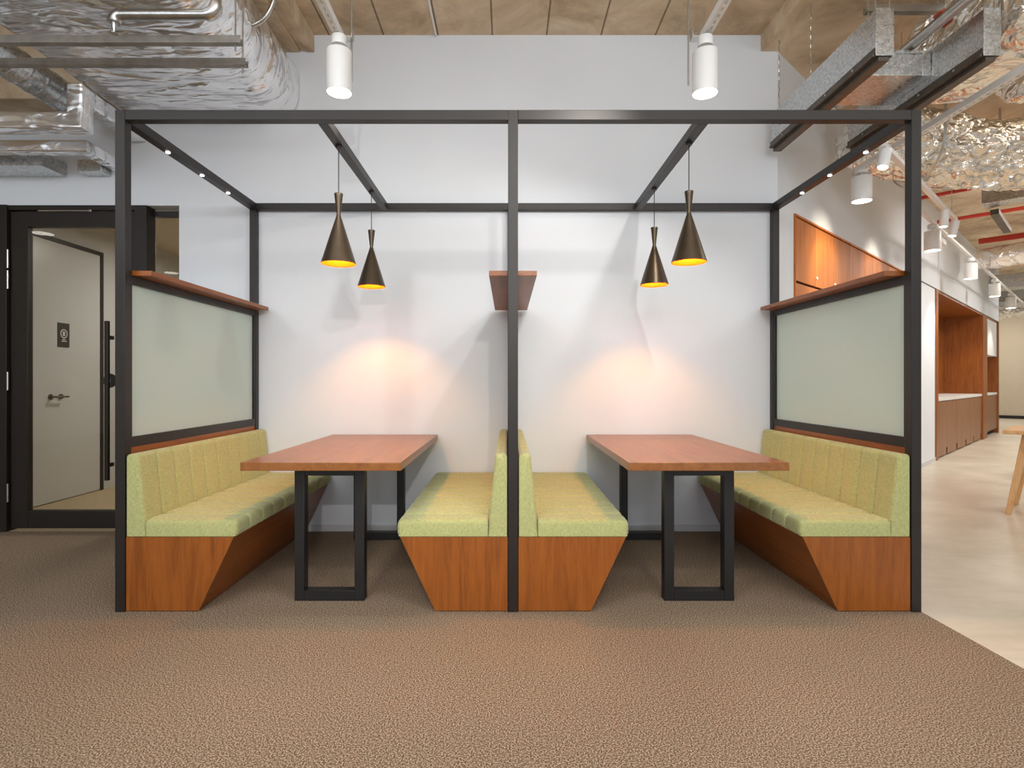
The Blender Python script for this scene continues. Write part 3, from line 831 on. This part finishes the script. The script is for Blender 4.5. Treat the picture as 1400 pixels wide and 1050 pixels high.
# ------------------------------------------------------------------ kitchen niche
x, y, _ = W(9, -.3, 0)
ks = thing('niche_surround', 'brown wood surround lining the kitchen niche in the right wall', 'surround', (x, y, 0))
MB(W).box(5.752, 5.88, -.62, .02, -.006, 2.515).build('side_panel', M['cherry_v'], ks, .002)
MB(W).box(5.88, 12.42, -.62, .0, 2.48, 2.515).build('soffit', M['cherry_v'], ks)
MB(W).box(5.88, 12.42, -.64, -.62, -.006, 2.515).build('back_panel', M['cherry_v'], ks)
MB(W).box(10.2, 10.75, -.62, .02, -.006, 2.48).build('column', M['cherry_v'], ks, .002)
MB(W).box(12.42, 12.548, -.62, .02, -.006, 2.515).build('side_panel', M['cherry_v'], ks, .002)
MB(W).box(5.88, 7.2, -.62, -.38, 1.28, 1.31).build('shelf', M['cherry_v'], ks, .002)
cp = ['nearest', 'second', 'third', 'fourth', 'farthest']
w5 = (10.2-5.88)/5
for k in range(5):
    a = 5.88+k*w5; c = a+w5
    x, y, _ = W((a+c)/2, -.3, 0)
    root = thing('base_cabinet', 'brown base cabinet under the white counter, %s along the niche' % cp[k], 'cabinet', (x, y, 0), 'niche base cabinets')
    MB(W).box(a+.002, c-.002, -.6, -.03, .09, .855).build('body', M['walnut_v'], root)
    MB(W).box(a+.01, c-.01, -.6, -.07, -.006, .09).build('plinth', M['shadow_gap'], root)
    m_ = (a+c)/2
    MB(W).box(a+.003, m_-.002, -.028, -.008, .015, .85).build('door', M['walnut_v'], root, .001)
    MB(W).box(m_+.002, c-.12, -.028, -.008, .015, .85).build('door', M['walnut_v'], root, .001)
    MB(W).box(c-.118, c-.003, -.028, -.008, .12, .85).build('filler_panel', M['walnut_v'], root, .001)
tag(MB(W).box(5.88, 10.2, -.62, .0, .86, .91).build('countertop', M['white_stone'], bevel=.003), 'long white countertop on the base cabinets in the niche', 'countertop')
x, y, _ = W(11.6, -.3, 0)
root = thing('base_cabinet', 'brown base cabinet beyond the wood column at the far end', 'cabinet', (x, y, 0))
MB(W).box(10.76, 12.41, -.6, -.03, .09, .855).build('body', M['walnut_v'], root)
MB(W).box(10.76, 12.41, -.6, -.07, -.006, .09).build('plinth', M['shadow_gap'], root)
for a, c in ((10.76, 11.58), (11.585, 12.41)): MB(W).box(a, c, -.028, -.008, .1, .85).build('door', M['walnut_v'], root, .001)
tag(MB(W).box(10.75, 12.42, -.62, .0, .86, .91).build('countertop', M['white_stone'], bevel=.003), 'short white countertop beyond the wood column', 'countertop')
x, y, _ = W(11.6, -.2, 1.75)
root = thing('wall_cupboard', 'pale cupboard above the short counter beyond the wood column', 'cabinet', (x, y, 1.72))
MB(W).box(10.76, 12.41, -.6, -.03, 1.72, 2.475).build('body', M['white_metal'], root)
for a, c in ((10.76, 11.58), (11.585, 12.41)): MB(W).box(a, c, -.028, -.008, 1.72, 2.475).build('door', M['white_metal'], root, .001)
for z, lab in ((1.13, 'lower'), (1.40, 'upper')):
    tag(MB(W).box(5.88, 5.895, -.14, -.05, z, z+.12).build('wall_socket', M['plug'], bevel=.003), '%s white socket plate at the near end of the kitchen niche' % lab, 'socket')

# ------------------------------------------------------------------ oak tables
def oak_table(t0_, n0_, label):
    L, D = 1.9, .76
    x, y, _ = W(t0_+D/2, n0_+L/2, 0)
    root = thing('oak_table', label, 'table', (x, y, -.006), 'pale oak tables')
    MB(W).box(t0_, t0_+D, n0_, n0_+L, .700, .733).build('tabletop', M['oak'], root, .004)
    for (tt, sgn) in ((t0_+.09, -1), (t0_+D-.09, 1)):
        for (nn, sn) in ((n0_+.15, -1), (n0_+L-.15, 1)):
            a = Vector((tt-sgn*.06, nn, .700)); c = Vector((tt, nn+sn*.12, -.006))
            rg = []
            for p, h in ((c, .017), (a, .026)):
                rg.append([(p.x-h,p.y-h*1.2,p.z),(p.x+h,p.y-h*1.2,p.z),(p.x+h,p.y+h*1.2,p.z),(p.x-h,p.y+h*1.2,p.z)])
            MB(W).rings(rg).build('leg', M['oak'], root, .004)
    MB(W).box(t0_+.12, t0_+D-.12, n0_+.12, n0_+.16, .62, .700).build('apron', M['oak'], root, .002)
    return root
oak_table(2.0, 1.12, 'nearer pale oak table with splayed legs at the right edge')
oak_table(4.5, 1.10, 'farther pale oak table behind the nearer one at the right edge')

# round lights of the office, seen mirrored in the glazed door
for k, (x, y) in enumerate(((-7.3, -.1), (-7.2, -3.2))):
    root = thing('round_ceiling_light', 'round ceiling light mirrored in the %s' % ('glass door' if k == 0 else 'narrow side window'), 'lamp', (x, y, 3.48), 'round ceiling lights')
    MB().lathe((x,y,3.48), [(.15,.0),(.16,.01),(.16,.05),(.001,.05)], 32).build('housing', M['white_metal'], root, smooth=40)
    MB().lathe((x,y,3.48), [(.001,.002),(.15,.002)], 32).build('diffuser', M['lens'], root)
    MB().tube([(x,y,3.53),(x,y,3.834)], .008, 8).build('stem', M['white_metal'], root)

# ------------------------------------------------------------------ lights
def area(loc, rot, sx, sy, e, c=(1,1,1)):  # unseen soft area light, added to raise the general brightness
    L = bpy.data.lights.new('added_fill', 'AREA'); L.shape = 'RECTANGLE'; L.size = sx; L.size_y = sy; L.energy = e; L.color = c
    o = bpy.data.objects.new('added_fill', L); COL.objects.link(o); o.location = loc; o.rotation_euler = rot; return o
def spot(loc, target, e, ang, blend=.6, c=(1,.96,.9), r=.05):
    L = bpy.data.lights.new('spot_beam', 'SPOT'); L.energy = e; L.spot_size = math.radians(ang); L.spot_blend = blend; L.color = c; L.shadow_soft_size = r
    o = bpy.data.objects.new('spot_beam', L); COL.objects.link(o); o.location = loc
    o.rotation_euler = (Vector(target)-Vector(loc)).to_track_quat('-Z', 'Y').to_euler(); return o
spot((-.883,3.0,2.665), (-.883,2.8,0), 35, 70, .6, (1,.96,.9), .03)
spot((1.04,3.0,2.66), (.2,4.0,.6), 26, 130, .4, (1,.95,.88), .012)
spot((.5,2.05,2.72), (-.6,4.4,1.2), 40, 80, .5, (1,.95,.88), .02)
spot((.57,-3.0,2.62), (-.7,4.4,1.5), 220, 36, .7, (1,.96,.9), .035)
spot((-.9,.7,3.0), (-.3,1.9,0), 60, 80, .9, (1,.92,.8))
spot((.9,.7,3.0), (.3,1.9,0), 60, 80, .9, (1,.92,.8))
area((0, -5.6, 1.9), (PI/2, 0, 0), 14, 3.0, 170, (.9,.95,1))  # upright fill added behind the camera to light the back wall evenly
area((0, -.3, 3.55), (math.radians(35), 0, 0), 9, 2.2, 280, (.91,.96,1))  # tilted overhead fill, added to smooth the light on the upper wall
# corridor: overhead fill added without fittings, then the spot beams
for t, n, e in ((1.6,2.4,90),(5,2.0,110),(9,2.4,120),(13.5,2.2,120),(17,-.5,110)):
    x, y, _ = W(t, n, 0); area((x, y, 3.6), (0,0,0), 1.0, 1.0, e*.8, (1,.96,.9))
x, y, _ = W(1.1, .5, 0)
spot((2.87,4.62,2.6), W(1.4, 0, 1.6), 35, 90, .6, (1,.92,.8))
for tt in (1.0, 2.55):
    spot(W(tt+.1, .75, 2.95), W(tt, 0, 2.15), 45, 60, .8, (1,.86,.66))
for tt in (5.6, 7.6, 9.6, 11.4):
    spot(W(tt, .45, 2.62), W(tt, .2, 0), 40, 100, .6, (1,.95,.88))
area((-3.0, 6.4, 2.7), (0,0,0), .5, .5, 30, (1,.95,.88))  # fill added inside the meeting room, no fitting belongs to it
w = bpy.data.worlds.new('office_ambient'); scene.world = w; w.use_nodes = True  # uniform ambient fill, added through the sides left open
bg = w.node_tree.nodes['Background']; bg.inputs[0].default_value = (.92,.95,1,1); bg.inputs[1].default_value = .6

# ------------------------------------------------------------------ camera
cam = bpy.data.cameras.new('camera'); co = bpy.data.objects.new('camera', cam); COL.objects.link(co)
cam.sensor_width = 36; cam.lens = 780/1400*36; cam.clip_start = .05; cam.clip_end = 100
cam.shift_x = 6.5/1400; cam.shift_y = -3.5/1400
co.location = (0, 0, 1.157); co.rotation_euler = (PI/2, 0, 0)
scene.camera = co
vs = scene.view_settings
vs.view_transform = 'Standard'; vs.look = 'None'; vs.gamma = 1; vs.use_curve_mapping = False; vs.exposure = 0
